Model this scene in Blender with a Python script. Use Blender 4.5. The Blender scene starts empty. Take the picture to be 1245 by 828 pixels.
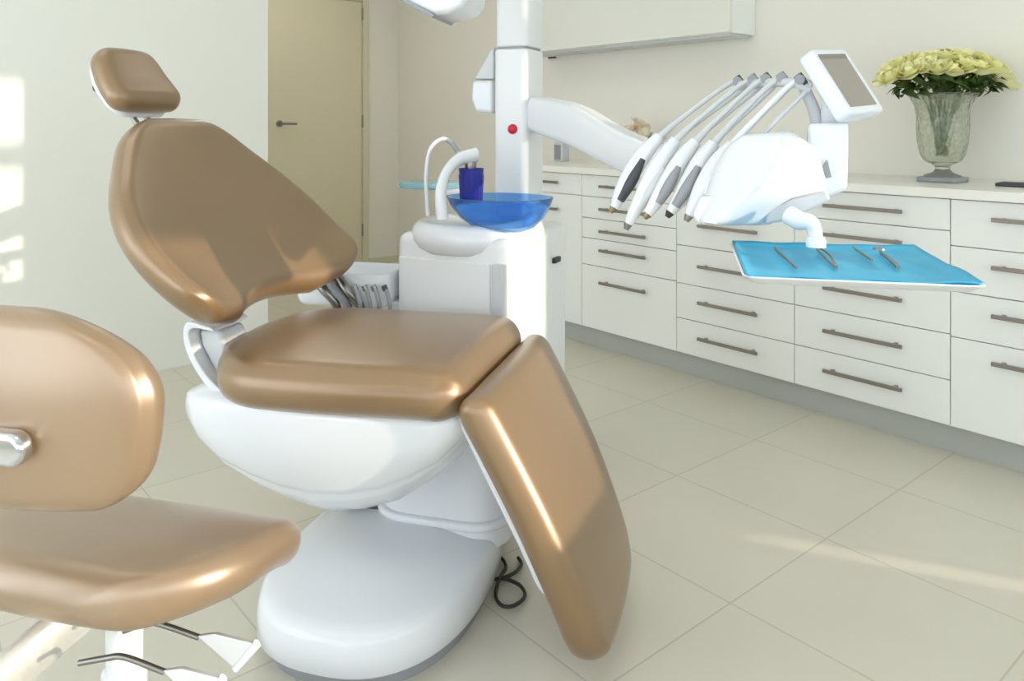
import bpy, bmesh, math, random
from math import sin, cos, pi, sqrt, radians
from mathutils import Vector, Matrix
random.seed(7)
SC = bpy.context.scene
COL = SC.collection

# ------------------------------------------------------------------ camera frame
H = 1.15           # eye height
F = 955.0          # focal length in pixels of the 1245 wide frame
CX, CY = 622.5, 152.0
RX, RY = 0.764, 0.645   # room x axis seen from the camera (right, forward)
def W(X, Z, h=0.0):                 # metres right / forward of the camera -> world
    return Vector((RX*X + RY*Z, -RY*X + RX*Z, h))
def at(px, py, Z):                  # photo pixel at a forward distance -> world
    return W((px-CX)/F*Z, Z, H-(py-CY)*Z/F)
def on_x(px, py, xp):               # photo pixel on the plane world x = xp
    r = (px-CX)/F
    return at(px, py, xp/(RX*r+RY))
def on_y(px, py, yp):
    r = (px-CX)/F
    return at(px, py, yp/(RX-RY*r))

class Frame:
    """origin given right/forward of the camera, turned by deg (local y points away)."""
    def __init__(s, X, Z, deg, h=0.0):
        t = radians(deg)
        s.o = W(X, Z, h)
        ax = W(cos(t), -sin(t)); ay = W(sin(t), cos(t))
        s.ax = Vector((ax.x, ax.y, 0)); s.ay = Vector((ay.x, ay.y, 0))
        s.rot = math.atan2(s.ax.y, s.ax.x)
    def loc(s, p):                  # world -> local
        d = p - s.o
        return Vector((d.dot(s.ax), d.dot(s.ay), d.z))
    def P(s, px, py, Z):
        return s.loc(at(px, py, Z))

# ------------------------------------------------------------------ materials
def lin(c):
    c = c/255.0
    return c/12.92 if c <= .04045 else ((c+.055)/1.055)**2.4
def rgb(r, g, b): return (lin(r), lin(g), lin(b), 1)
MATS = {}
def mat(name, col, rough=.5, metal=0., spec=.5, trans=0., ior=1.45, bump=None, coat=0., coatr=.05, coati=1.5, emit=None, noise=None, alpha=1., sss=0.):
    m = bpy.data.materials.new(name); m.use_nodes = True
    nt = m.node_tree; b = nt.nodes['Principled BSDF']
    b.inputs['Base Color'].default_value = col
    b.inputs['Roughness'].default_value = rough
    b.inputs['Metallic'].default_value = metal
    b.inputs['Specular IOR Level'].default_value = spec
    b.inputs['Transmission Weight'].default_value = trans
    b.inputs['IOR'].default_value = ior
    b.inputs['Coat Weight'].default_value = coat
    b.inputs['Coat Roughness'].default_value = coatr; b.inputs['Coat IOR'].default_value = coati
    b.inputs['Alpha'].default_value = alpha
    if sss:
        b.inputs['Subsurface Weight'].default_value = sss
        b.inputs['Subsurface Radius'].default_value = (.02, .02, .01)
    if emit:
        b.inputs['Emission Color'].default_value = emit[0]; b.inputs['Emission Strength'].default_value = emit[1]
    tc = nt.nodes.new('ShaderNodeTexCoord')
    if noise:                       # (scale, second colour, amount)
        n = nt.nodes.new('ShaderNodeTexNoise'); n.inputs['Scale'].default_value = noise[0]; n.inputs['Detail'].default_value = 4
        nt.links.new(tc.outputs['Object'], n.inputs['Vector'])
        mx = nt.nodes.new('ShaderNodeMix'); mx.data_type = 'RGBA'
        mr = nt.nodes.new('ShaderNodeMapRange'); mr.inputs[1].default_value = .35; mr.inputs[2].default_value = .65; mr.inputs[4].default_value = noise[2]
        nt.links.new(n.outputs['Fac'], mr.inputs[0]); nt.links.new(mr.outputs[0], mx.inputs[0])
        mx.inputs[6].default_value = col; mx.inputs[7].default_value = noise[1]
        nt.links.new(mx.outputs[2], b.inputs['Base Color'])
    if bump:                        # (scale, strength, distance)
        n = nt.nodes.new('ShaderNodeTexNoise'); n.inputs['Scale'].default_value = bump[0]; n.inputs['Detail'].default_value = 3
        nt.links.new(tc.outputs['Object'], n.inputs['Vector'])
        bp = nt.nodes.new('ShaderNodeBump'); bp.inputs['Strength'].default_value = bump[1]; bp.inputs['Distance'].default_value = bump[2]
        nt.links.new(n.outputs['Fac'], bp.inputs['Height']); nt.links.new(bp.outputs[0], b.inputs['Normal'])
    MATS[name] = m
    return m
M_leather = mat('bronze_leather', rgb(143, 114, 79), .37, .36, .6, bump=(420, .05, .0006), noise=(3, rgb(136, 108, 74), .5), coat=.8, coatr=.34, coati=1.6)
M_leather_glare = mat('leather_sky_glare', rgb(148, 122, 92), .36, .32, .6, bump=(420, .05, .0006), noise=(3, rgb(142, 116, 87), .5), coat=1.0, coatr=.36, coati=1.7)  # same bronze leather, sky reflection put into a greyer colour
M_white = mat('white_plastic', rgb(226, 228, 231), .22, 0, .5, coat=.3, noise=(2, rgb(223, 225, 228), .4))
M_whitem = mat('white_enamel', rgb(228, 229, 229), .35, 0, .5, noise=(4, rgb(225, 226, 226), .4))
M_lgrey = mat('light_grey_plastic', rgb(205, 207, 208), .4, noise=(5, rgb(196, 198, 200), .4))
M_grey = mat('grey_plastic', rgb(150, 152, 155), .4, noise=(5, rgb(140, 142, 146), .4))
M_dgrey = mat('dark_grey_plastic', rgb(72, 74, 78), .45, noise=(8, rgb(62, 64, 68), .5))
M_black = mat('black_rubber', rgb(48, 44, 40), .5, noise=(30, rgb(58, 54, 50), .5))
M_chrome = mat('polished_metal', rgb(215, 217, 220), .14, 1., noise=(9, rgb(196, 198, 202), .3))
M_steel = mat('brushed_steel', rgb(150, 148, 144), .35, 1., noise=(14, rgb(135, 133, 130), .5))
M_handle = mat('handle_metal', rgb(150, 142, 134), .42, .7, noise=(20, rgb(140, 132, 124), .5))
M_cab = mat('cabinet_lacquer', rgb(236, 237, 232), .3, 0, .4, noise=(1.5, rgb(233, 234, 229), .4))
M_gap = mat('cabinet_carcass', rgb(150, 150, 145), .6, noise=(3, rgb(140, 140, 136), .4))
M_top = mat('worktop_laminate', rgb(238, 236, 228), .28, noise=(6, rgb(233, 231, 223), .4))
M_kick = mat('plinth_laminate', rgb(178, 180, 174), .45, noise=(3, rgb(170, 172, 167), .4))
M_wall = mat('wall_paint', rgb(233, 230, 220), .85, 0, .2, bump=(120, .05, .001), noise=(.8, rgb(230, 227, 217), .6))
M_wallw = mat('wall_paint_pale', rgb(228, 228, 219), .85, 0, .2, bump=(120, .05, .001), noise=(.8, rgb(225, 225, 216), .6))
M_ceil = mat('ceiling_paint', rgb(242, 242, 240), .9, 0, .2, noise=(1, rgb(239, 239, 237), .5))
M_door = mat('door_paint', rgb(218, 210, 182), .5, 0, .4, noise=(1.2, rgb(214, 206, 178), .5))
M_doorf = mat('door_frame_paint', rgb(216, 210, 184), .5, 0, .4, noise=(1.2, rgb(211, 205, 179), .5))
M_screen = mat('screen_glass', rgb(150, 142, 130), .25, 0, .5, coat=.2, noise=(4, rgb(158, 150, 138), .3))
M_screenband = mat('screen_band', rgb(128, 124, 114), .25, noise=(4, rgb(134, 130, 120), .3))
M_blue = mat('blue_tray_liner', rgb(58, 172, 214), .45, 0, .4, noise=(9, rgb(92, 190, 224), .45), bump=(18, .15, .004))
M_bowl = mat('blue_bowl_glass', (.26, .55, 1.0, 1), .08, 0, .5, trans=.9, ior=1.2)
M_cup = mat('blue_cup_plastic', (.055, .06, .42, 1), .18, 0, .5, trans=.35, ior=1.3)
M_glass = mat('aqua_glass', rgb(170, 216, 226), .08, 0, .5, trans=.6, ior=1.3)
M_clear = mat('vase_crystal', rgb(250, 252, 244), .08, 0, .9, trans=.93, ior=1.3, bump=(60, .6, .006), noise=(85, rgb(196, 202, 184), .5))
M_red = mat('red_button', rgb(205, 38, 62), .3, noise=(30, rgb(196, 32, 56), .4))
M_petal = mat('pale_yellow_petal', rgb(244, 240, 176), .6, 0, .3, sss=.0, noise=(30, rgb(250, 248, 208), .6))
M_cream = mat('cream_petal', rgb(240, 226, 200), .6, 0, .3, noise=(30, rgb(246, 236, 216), .6))
M_leaf = mat('rose_leaf', rgb(86, 110, 52), .5, 0, .4, noise=(25, rgb(52, 72, 34), .7))
M_stem = mat('rose_stem', rgb(96, 116, 58), .5, noise=(25, rgb(76, 96, 46), .6))
M_added_light = mat('added_light_diffuser', rgb(255, 255, 255), .5, emit=((1, .98, .95, 1), 3.2), noise=(2, rgb(250, 250, 250), .3))
M_hall_boost = mat('added_hall_diffuser', rgb(255, 255, 255), .5, emit=((1, .97, .92, 1), 13.0), noise=(2, rgb(250, 250, 250), .3))  # stronger glow for the added lamps that lift the dim door end

def floor_material():
    m = bpy.data.materials.new('floor_tiles'); m.use_nodes = True
    nt = m.node_tree; b = nt.nodes['Principled BSDF']; L = nt.links.new
    tc = nt.nodes.new('ShaderNodeTexCoord')
    mp = nt.nodes.new('ShaderNodeMapping'); L(tc.outputs['Object'], mp.inputs['Vector'])
    mp.inputs['Location'].default_value = (TILE_OX, TILE_OY, 0)
    br = nt.nodes.new('ShaderNodeTexBrick'); L(mp.outputs[0], br.inputs['Vector'])
    br.offset = .5; br.squash = 1; br.inputs['Scale'].default_value = 1
    br.inputs['Brick Width'].default_value = TILE_X; br.inputs['Row Height'].default_value = TILE_Y
    br.inputs['Mortar Size'].default_value = .0028; br.inputs['Mortar Smooth'].default_value = .3
    br.inputs['Color1'].default_value = rgb(210, 204, 188); br.inputs['Color2'].default_value = rgb(206, 201, 186)
    br.inputs['Mortar'].default_value = rgb(186, 181, 167)
    n = nt.nodes.new('ShaderNodeTexNoise'); n.inputs['Scale'].default_value = 2.5; n.inputs['Detail'].default_value = 5
    L(tc.outputs['Object'], n.inputs['Vector'])
    mx = nt.nodes.new('ShaderNodeMix'); mx.data_type = 'RGBA'; mx.blend_type = 'MULTIPLY'
    cr = nt.nodes.new('ShaderNodeValToRGB'); cr.color_ramp.elements[0].color = (.93, .93, .93, 1); cr.color_ramp.elements[1].color = (1.04, 1.04, 1.03, 1)
    L(n.outputs['Fac'], cr.inputs[0]); mx.inputs[0].default_value = 1
    L(br.outputs['Color'], mx.inputs[6]); L(cr.outputs[0], mx.inputs[7]); L(mx.outputs[2], b.inputs['Base Color'])
    b.inputs['Roughness'].default_value = .30; b.inputs['Specular IOR Level'].default_value = .45
    return m

# ------------------------------------------------------------------ mesh helpers
def new_obj(name, bm, m, parent=None, smooth=True, bevel=0., seg=3, sub=0, mats=None, angle=40):
    bmesh.ops.recalc_face_normals(bm, faces=bm.faces)
    me = bpy.data.meshes.new(name); bm.to_mesh(me); bm.free()
    me.materials.append(m)
    for x in (mats or []): me.materials.append(x)
    o = bpy.data.objects.new(name, me); COL.objects.link(o)
    if parent is not None: o.parent = parent
    if smooth:
        for p in me.polygons: p.use_smooth = True
        if not sub:
            try: me.set_sharp_from_angle(angle=radians(angle))
            except Exception: pass
    if bevel:
        b = o.modifiers.new('bevel', 'BEVEL'); b.width = bevel; b.segments = seg; b.limit_method = 'ANGLE'; b.angle_limit = radians(35)
        b.harden_normals = True
    if sub:
        s = o.modifiers.new('sub', 'SUBSURF'); s.levels = sub; s.render_levels = sub
    return o
def tag(o, label=None, cat=None, group=None, kind=None):
    if label: o['label'] = label
    if cat: o['category'] = cat
    if group: o['group'] = group
    if kind: o['kind'] = kind
    return o
def thing(name, label, cat, loc=(0, 0, 0), rot=0, group=None):
    e = bpy.data.objects.new(name, None); COL.objects.link(e); e.empty_display_size = .05
    e.location = loc; e.rotation_euler = (0, 0, rot)
    return tag(e, label, cat, group)
def fthing(name, label, cat, fr, group=None):
    return thing(name, label, cat, fr.o, fr.rot, group)
def struct(name, bm, m, **k):
    o = new_obj(name, bm, m, **k); o['kind'] = 'structure'; return o
def box(bm, x0, x1, y0, y1, z0, z1, M=None):
    vs = [bm.verts.new(((M @ Vector((x, y, z))) if M else (x, y, z))) for x in (x0, x1) for y in (y0, y1) for z in (z0, z1)]
    for f in ((0, 1, 3, 2), (4, 6, 7, 5), (0, 4, 5, 1), (2, 3, 7, 6), (0, 2, 6, 4), (1, 5, 7, 3)):
        bm.faces.new([vs[i] for i in f])
    return bm
def BX(*a, **k): return box(bmesh.new(), *a, **k)
def loft(secs, cap=True, closed=True, bm=None):
    bm = bm or bmesh.new()
    R = [[bm.verts.new(p) for p in s] for s in secs]
    n = len(secs[0])
    for a, b in zip(R[:-1], R[1:]):
        for i in range(n if closed else n-1):
            j = (i+1) % n
            try: bm.faces.new((a[i], a[j], b[j], b[i]))
            except ValueError: pass
    if cap and closed:
        for r in (R[0], R[-1]):
            try: bm.faces.new(r)
            except ValueError: pass
    return bm
def prism(poly, y0, y1, axis='y', bm=None):
    """poly in (x,z) extruded along y, or (x,y) along z, or (y,z) along x"""
    def q(a, b, c):
        return {'y': (a, c, b), 'z': (a, b, c), 'x': (c, a, b)}[axis]
    return loft([[q(a, b, y0) for a, b in poly], [q(a, b, y1) for a, b in poly]], bm=bm)
def lathe(prof, n=32, M=None, bm=None):
    secs = []
    for r, z in prof:
        secs.append([(M @ Vector((r*cos(2*pi*i/n), r*sin(2*pi*i/n), z))) if M else Vector((r*cos(2*pi*i/n), r*sin(2*pi*i/n), z)) for i in range(n)])
    return loft(secs, bm=bm)
def catmull(P, n):
    P = [Vector(p) for p in P]
    Q = [2*P[0]-P[1]] + P + [2*P[-1]-P[-2]]
    out = []
    for i in range(1, len(Q)-2):
        for k in range(n):
            t = k/n
            a, b, c, d = Q[i-1], Q[i], Q[i+1], Q[i+2]
            out.append(.5*((2*b)+(c-a)*t+(2*a-5*b+4*c-d)*t*t+(3*b-a-3*c+d)*t**3))
    out.append(Q[-2])
    return out
def tube(path, rad, n=10, smoothn=0, bm=None, flat=1.0, cap=True):
    """rad: number or list per control point"""
    if smoothn:
        if isinstance(rad, (list, tuple)):
            rr = catmull([(r, 0, 0) for r in rad], smoothn); rad = [v.x for v in rr]
        path = catmull(path, smoothn)
    path = [Vector(p) for p in path]
    N = len(path)
    if not isinstance(rad, (list, tuple)): rad = [rad]*N
    up = None; secs = []
    for i, p in enumerate(path):
        t = (path[min(i+1, N-1)]-path[max(i-1, 0)]).normalized()
        if up is None:
            up = Vector((0, 0, 1)) if abs(t.z) < .9 else Vector((1, 0, 0))
        s = t.cross(up).normalized(); up = s.cross(t).normalized()
        secs.append([p + rad[i]*(cos(2*pi*k/n)*s + flat*sin(2*pi*k/n)*up) for k in range(n)])
    return loft(secs, cap=cap, bm=bm)
def lerp_tab(tab, x):
    """smooth interpolation in a table of (x, y)"""
    if x <= tab[0][0]: return tab[0][1]
    if x >= tab[-1][0]: return tab[-1][1]
    for i in range(len(tab)-1):
        if tab[i][0] <= x <= tab[i+1][0]:
            x0, y0 = tab[i]; x1, y1 = tab[i+1]
            m0 = (tab[i+1][1]-tab[i-1][1])/(tab[i+1][0]-tab[i-1][0]) if i > 0 else (y1-y0)/(x1-x0)
            m1 = (tab[i+2][1]-tab[i][1])/(tab[i+2][0]-tab[i][0]) if i < len(tab)-2 else (y1-y0)/(x1-x0)
            h = x1-x0; t = (x-x0)/h
            return (2*t**3-3*t*t+1)*y0+(t**3-2*t*t+t)*h*m0+(-2*t**3+3*t*t)*y1+(t**3-t*t)*h*m1
def pad(spine, w, T, R0, R1, crown=.0, dish=None, shift=None, nsgn=1, seam=.003, rows=40, side=1.0, Tv=None, P3=None, bot=1.0, seamang=50):
    """upholstered pad: spine [(s,h)..] start->end; w table (v, halfwidth); rounded ends R0,R1"""
    sp = catmull([(a, 0, b) for a, b in spine], 16)
    acc = [0.]
    for a, b in zip(sp[:-1], sp[1:]): acc.append(acc[-1]+(b-a).length)
    L = acc[-1]
    def at_d(d):
        d = min(max(d, 0), L)
        for i in range(len(acc)-1):
            if acc[i+1] >= d:
                t = (d-acc[i])/(acc[i+1]-acc[i]); break
        p = sp[i].lerp(sp[i+1], t)
        tg = (sp[min(i+2, len(sp)-1)]-sp[max(i-1, 0)]).normalized()
        return p, tg
    ds = []
    rt = T*1.15
    ne = 9
    for i in range(ne): ds.append(rt*(1-cos(pi/2*i/ne)))
    for i in range(rows+1): ds.append(rt+(L-2*rt)*i/rows)
    for i in range(ne-1, -1, -1): ds.append(L-rt*(1-cos(pi/2*i/ne)))
    secs = []
    for d in ds:
        v = d/L
        e = min(d, L-d)
        k = sqrt(max(0, 1-(1-min(e/rt, 1))**2))
        R = R0 if d < L/2 else R1
        wv = lerp_tab(w, v)
        if e < R: wv = wv-R+sqrt(max(0, R*R-(R-e)**2))
        Tt = (lerp_tab(Tv, v) if Tv else T)
        z = Tt*k
        rc = min(Tt*.95*side, wv*.9)*max(k, .02)
        pts = []
        nf, na = 16, 16
        for i in range(nf): pts.append((-(wv-rc)+2*(wv-rc)*i/nf, z))
        for i in range(na):
            an = pi/2-pi*i/na
            f = 1.0
            if seam and abs(math.degrees(an)-seamang) < 6: f = 1-seam/max(Tt, .01)*min(1, k)
            pts.append((wv-rc+rc*cos(an)*f, z*sin(an)*f*(1 if an > 0 else bot)))
        for i in range(nf): pts.append((wv-rc-2*(wv-rc)*i/nf, -z*bot))
        for i in range(na):
            an = -pi/2-pi*i/na
            f = 1.0
            if seam and abs(math.degrees(an)+180+seamang) < 6: f = 1-seam/max(Tt, .01)*min(1, k)
            pts.append((-(wv-rc)+rc*cos(an)*f, z*sin(an)*f*(1 if sin(an) > 0 else bot)))
        p, tg = at_d(d)
        nrm = Vector((-tg.z, 0, tg.x))*nsgn
        sec = []
        for x, zz in pts:
            u = x/max(wv, .001)
            g = zz + (crown*(1-u*u)*k if zz > 0 else 0)
            if dish: g += dish(v, x)
            q = p + nrm*g + Vector((0, x, 0))
            if shift: q = q + tg*shift(v, x)
            if P3: q = P3(q)
            sec.append(q)
        secs.append(sec)
    bm = loft(secs)
    bmesh.ops.remove_doubles(bm, verts=bm.verts, dist=.0004)
    return bm
def rrect(w, d, r, n=6, cx=0, cy=0):
    pts = []
    for qx, qy, a0 in ((1, 1, 0), (-1, 1, 90), (-1, -1, 180), (1, -1, 270)):
        for i in range(n+1):
            a = radians(a0+90*i/n)
            pts.append((cx+qx*(w/2-r)+r*cos(a), cy+qy*(d/2-r)+r*sin(a)))
    return pts
def slab(pts, z0, z1, r, n=5, bm=None, top=True, bottom=True, cx=0, cy=0):
    """plan outline pts raised from z0 to z1 with rounded rims (inset about cx,cy)"""
    def ins(d):
        out = []
        m = len(pts)
        for i in range(m):
            a = Vector((*pts[i-1], 0)); b = Vector((*pts[i], 0)); c = Vector((*pts[(i+1) % m], 0))
            e1 = (b-a); e2 = (c-b)
            if e1.length < 1e-6: e1 = e2
            if e2.length < 1e-6: e2 = e1
            t = (e1.normalized()+e2.normalized())
            t = t.normalized() if t.length > 1e-6 else e1.normalized()
            nn = Vector((-t.y, t.x, 0))
            out.append((b.x+nn.x*d, b.y+nn.y*d))
        return out
    S = []
    if bottom:
        for i in range(n+1):
            a = pi/2*i/n
            S.append([(x, y, z0+r*(1-cos(a))) for x, y in ins(r*(1-sin(a)))])
    else: S.append([(x, y, z0) for x, y in pts])
    if top:
        for i in range(n+1):
            a = pi/2*i/n
            S.append([(x, y, z1-r*(1-sin(a))) for x, y in ins(r*(1-cos(a)))])
    else: S.append([(x, y, z1) for x, y in pts])
    return loft(S, bm=bm)

# ================================================================== ROOM
CABX = 2.917           # drawer front plane
WALLX = 3.52           # wall behind the cabinets
WALLY = 5.66           # wall with the door
PARTY = 3.88           # pale partition on the left
WINY = -1.25           # window wall behind the camera
SIDEX = -2.6           # side wall with windows
CEIL = 2.65
PEND = 1.64            # right end of the partition
TILE_X, TILE_Y, TILE_OX, TILE_OY = .62, 1.24, 0, 0
TILE_X, TILE_Y, TILE_OX, TILE_OY = .455, .515, -1.62, -.59
M_floor = floor_material()
_nt = M_floor.node_tree
for _n in _nt.nodes:
    if _n.type == 'TEX_BRICK': _n.offset = 0.0

struct('floor', BX(SIDEX-.1, WALLX+.12, WINY-.1, WALLY+.12, -.1, 0), M_floor, smooth=False)
struct('ceiling', BX(SIDEX-.1, WALLX+.12, WINY-.1, WALLY+.12, CEIL, CEIL+.1), M_ceil, smooth=False)
struct('wall_right', BX(WALLX, WALLX+.12, WINY-.1, WALLY+.12, 0, CEIL), M_wall, smooth=False)
DX0, DX1, DH = 2.38, 3.183, 2.15
b = bmesh.new()
box(b, SIDEX-.1, DX0-.05, WALLY, WALLY+.12, 0, CEIL); box(b, DX1+.05, WALLX, WALLY, WALLY+.12, 0, CEIL); box(b, DX0-.05, DX1+.05, WALLY, WALLY+.12, DH+.05, CEIL)
struct('wall_back', b, M_wall, smooth=False)
struct('wall_left', BX(SIDEX, PEND, PARTY, PARTY+.12, 0, CEIL), M_wallw, smooth=False)
struct('baseboard_back', BX(DX1+.06, WALLX, WALLY-.014, WALLY, 0, .06), M_doorf, smooth=False)
# window wall behind the viewer, with a glazed row and an added low slot that throws the floor sun streak
SLOT0, SLOT1 = 3.24, 3.36
WIN = [(-2.45, -.55), (-.45, 1.2), (1.3, 2.9), (3.03, 3.39)]
Z0, Z1, ZT0, ZT1 = .75, 2.44, 2.03, 2.13
ADDED_BLIND = 1.53
b = bmesh.new()
ya, yb = WINY-.1, WINY
box(b, SIDEX-.1, SLOT0, ya, yb, 0, Z0); box(b, SIDEX-.1, WALLX, ya, yb, Z1, CEIL)
xs = [SIDEX-.1] + [q for w_ in WIN for q in w_] + [WALLX]
for i in range(0, len(xs), 2): box(b, xs[i], xs[i+1], ya, yb, Z0, Z1)
box(b, SLOT0, SLOT1, ya, yb, .53, Z0); box(b, SLOT1, WALLX, ya, yb, 0, Z0); box(b, SLOT0, SLOT1, ya, yb, 0, .02)
struct('wall_front', b, M_wallw, smooth=False)
for i, (x0, x1) in enumerate(WIN):
    b = bmesh.new(); fw_ = .05 if i < 3 else .015
    if i < 3:
        bl = BX(x0+.01, x1-.01, yb-.012, yb-.006, ADDED_BLIND, Z1)  # added unseen blind, lowered to keep sun off the upper backrest
        lathe([(.001, x0+.01), (.02, x0+.01), (.02, x1-.01), (.001, x1-.01)], 16, Matrix.Translation((0, yb-.0, Z1-.03)) @ Matrix.Rotation(pi/2, 4, 'Y'), bl)
        struct('trim_%d' % (i+5), bl, M_whitem)
    for (p, q, r, s) in ((x0, x0+fw_, Z0, Z1), (x1-fw_, x1, Z0, Z1), (x0, x1, Z0, Z0+.05), (x0, x1, Z1-.04, Z1), (x0, x1, ZT0, ZT1)) + ((((x0+x1)/2-.025, (x0+x1)/2+.025, Z0, ZT0),) if i < 3 else ()):
        box(b, p, q, ya+.02, yb-.02, r, s)
    struct('window_%d' % (i+1), b, M_whitem, smooth=False)
# side wall with windows
SW = [(-1.1, 1.2), (1.35, 3.6)]
b = bmesh.new()
box(b, SIDEX-.1, SIDEX, WINY, WALLY, 0, .35); box(b, SIDEX-.1, SIDEX, WINY, WALLY, 2.45, CEIL)
ys = [WINY] + [q for w_ in SW for q in w_] + [WALLY]
for i in range(0, len(ys), 2): box(b, SIDEX-.1, SIDEX, ys[i], ys[i+1], .35, 2.45)
struct('wall_side', b, M_wallw, smooth=False)
for i, (y0, y1) in enumerate(SW):
    b = bmesh.new()
    for (p, q, r, s) in ((y0, y0+.05, .35, 2.45), (y1-.05, y1, .35, 2.45), (y0, y1, .35, .40), (y0, y1, 2.40, 2.45), ((y0+y1)/2-.025, (y0+y1)/2+.025, .35, 2.45)):
        box(b, SIDEX-.08, SIDEX-.02, p, q, r, s)
    struct('window_%d' % (i+5), b, M_whitem, smooth=False)
# door
b = bmesh.new()
for (p, q, r, s) in ((DX0-.05, DX0, 0, DH+.05), (DX1, DX1+.055, 0, DH+.05), (DX0, DX1, DH, DH+.05)):
    box(b, p, q, WALLY-.02, WALLY+.1, r, s)
struct('trim_1', b, M_doorf, smooth=False, bevel=.004)
d = struct('door_1', BX(DX0+.004, DX1-.004, WALLY-.006, WALLY+.036, .008, DH-.004), M_door, smooth=False, bevel=.002)
b = bmesh.new()
tube([(DX0+.10, WALLY-.006, 1.16), (DX0+.10, WALLY-.055, 1.16)], .009, bm=b)
tube([(DX0+.10, WALLY-.055, 1.16), (DX0+.16, WALLY-.058, 1.16), (DX0+.215, WALLY-.056, 1.158)], .009, bm=b)
lathe([(.026, 0), (.026, .006)], 20, Matrix.Translation((DX0+.10, WALLY-.006, 1.16)) @ Matrix.Rotation(pi/2, 4, 'X'), b)
new_obj('door_handle', b, M_steel, d)
for z in (2.05, 1.18, .30):
    b = lathe([(.008, -.05), (.008, .05)], 12, Matrix.Translation((DX1-.001, WALLY-.014, z)))
    new_obj('hinge', b, M_steel, d)

# added ceiling lights, out of view, to brighten the room
for x, y in ((.2, .6), (2.2, .6), (.2, 2.8), (2.2, 2.8), (2.2, 4.8), (.2, 4.9), (-1.8, 2.2)):
    t = thing('added_ceiling_light', 'added flat white ceiling light panel, out of view, brightening the room', 'light', (x, y, CEIL), 0, 'added ceiling light panels')
    bm = bmesh.new()
    for q in ((-.31, .31, -.31, -.28), (-.31, .31, .28, .31), (-.31, -.28, -.28, .28), (.28, .31, -.28, .28)): box(bm, *q, -.03, 0)
    new_obj('frame', bm, M_whitem, t, smooth=False)
    new_obj('diffuser', BX(-.28, .28, -.28, .28, -.022, -.004), M_hall_boost if y > 4 else M_added_light, t, smooth=False)

# ------------------------------------------------------------------ drawer cabinets
SEAM = [3.49, 2.891, 2.279, 1.688, 1.100, .51, -.08, -.67]
BOUNDS = {0: [.894, .783, .107], 1: [.894, .783, .672, .568, .430, .107], 2: [.894, .783, .60, .425, .265, .107],
          3: [.894, .783, .60, .425, .265, .107], 4: [.894, .733, .575, .418, .107], 5: [.894, .733, .575, .418, .107], 6: [.894, .733, .575, .418, .107]}
HNDL = {0: [.843, .70], 1: [.84, .725, .614, .517, .354], 2: [.838, .70, .519, .357, .197], 3: [.838, .726, .519, .352, .197],
        4: [.836, .677, .517, .36], 5: [.836, .677, .517, .36], 6: [.836, .677, .517, .36]}
CLAB = ['white cabinet at the far end of the run, beside the tower column', 'white five-drawer cabinet behind the hanging handpieces, with a deep bottom drawer',
        'white five-drawer cabinet below the delivery head, second from the tower column', 'white five-drawer cabinet behind the blue-lined tray',
        'white four-drawer cabinet right of the blue tray, cut by the right edge', 'white four-drawer cabinet at the near end of the run, beyond the vase']
def make_handle(y, z, L, parent):
    bm = bmesh.new()
    box(bm, CABX-.034, CABX-.024, y-L/2, y+L/2, z-.007, z+.007)
    for s in (-1, 1): box(bm, CABX-.026, CABX, y+s*(L/2-.03)-.006, y+s*(L/2-.03)+.006, z-.006, z+.006)
    return new_obj('handle', bm, M_handle, parent, smooth=False, bevel=.0015, seg=2)
for i in range(6):
    ya, yb = SEAM[i+1], SEAM[i]
    t = thing('drawer_cabinet', CLAB[i], 'cabinet', (0, 0, 0), 0, 'white drawer cabinets along the wall')
    new_obj('carcass', BX(CABX+.02, WALLX-.002, ya+.001, yb-.001, .1, .892), M_cab, t, smooth=False)
    bd = BOUNDS[i]
    for k in range(len(bd)-1):
        dr = new_obj('drawer', BX(CABX, CABX+.0195, ya+.0016, yb-.0016, bd[k+1]+.0016, bd[k]-.0016), M_cab, t, smooth=False, bevel=.0012, seg=2)
        make_handle((ya+yb)/2+.008, HNDL[i][k], .30, dr)
YN = SEAM[6]
struct('trim_2', BX(CABX+.05, WALLX-.002, YN+.01, SEAM[0]-.01, 0, .099), M_kick, smooth=False)
tag(new_obj('worktop', BX(CABX-.018, WALLX-.001, YN-.01, SEAM[0]+.015, .896, .93), M_top, smooth=False, bevel=.002), 'long white worktop lying on the row of drawer cabinets', 'worktop')

# wall cabinet
t = thing('wall_cabinet', 'pale flush wall cabinet mounted on the wall above the worktop', 'cabinet')
WX, WY0, WY1, WZ = 3.30, 2.252, 3.80, 1.605
new_obj('body', BX(WX+.02, WALLX-.001, WY0, WY1, WZ, 2.35), M_cab, t, smooth=False, bevel=.002)
for a, c in ((WY0, WY1),):
    new_obj('door_panel', BX(WX, WX+.0185, a+.002, c-.002, WZ+.004, 2.345), M_wallw, t, smooth=False, bevel=.0015)
new_obj('light_rail', BX(WX+.03, WALLX-.02, WY0+.02, WY1-.02, WZ-.012, WZ-.0005), M_lgrey, t, smooth=False)
# small dark device on the wall
p = on_x(674, 65, WALLX)
t = thing('wall_socket', 'small black square socket on the wall below the wall cabinet', 'socket', (p.x, p.y, p.z))
new_obj('plate', BX(-.014, -.0005, -.045, .045, -.045, .045), M_whitem, t, smooth=False, bevel=.004)
new_obj('insert', BX(-.026, -.0142, -.034, .034, -.034, .034), M_black, t, smooth=False, bevel=.003)

# ================================================================== TREATMENT CHAIR
CF = Frame(-.035, 1.855, 16)
chair = fthing('treatment_chair', 'reclining treatment chair with bronze leather pads on a white pedestal base', 'chair', CF)
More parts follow.
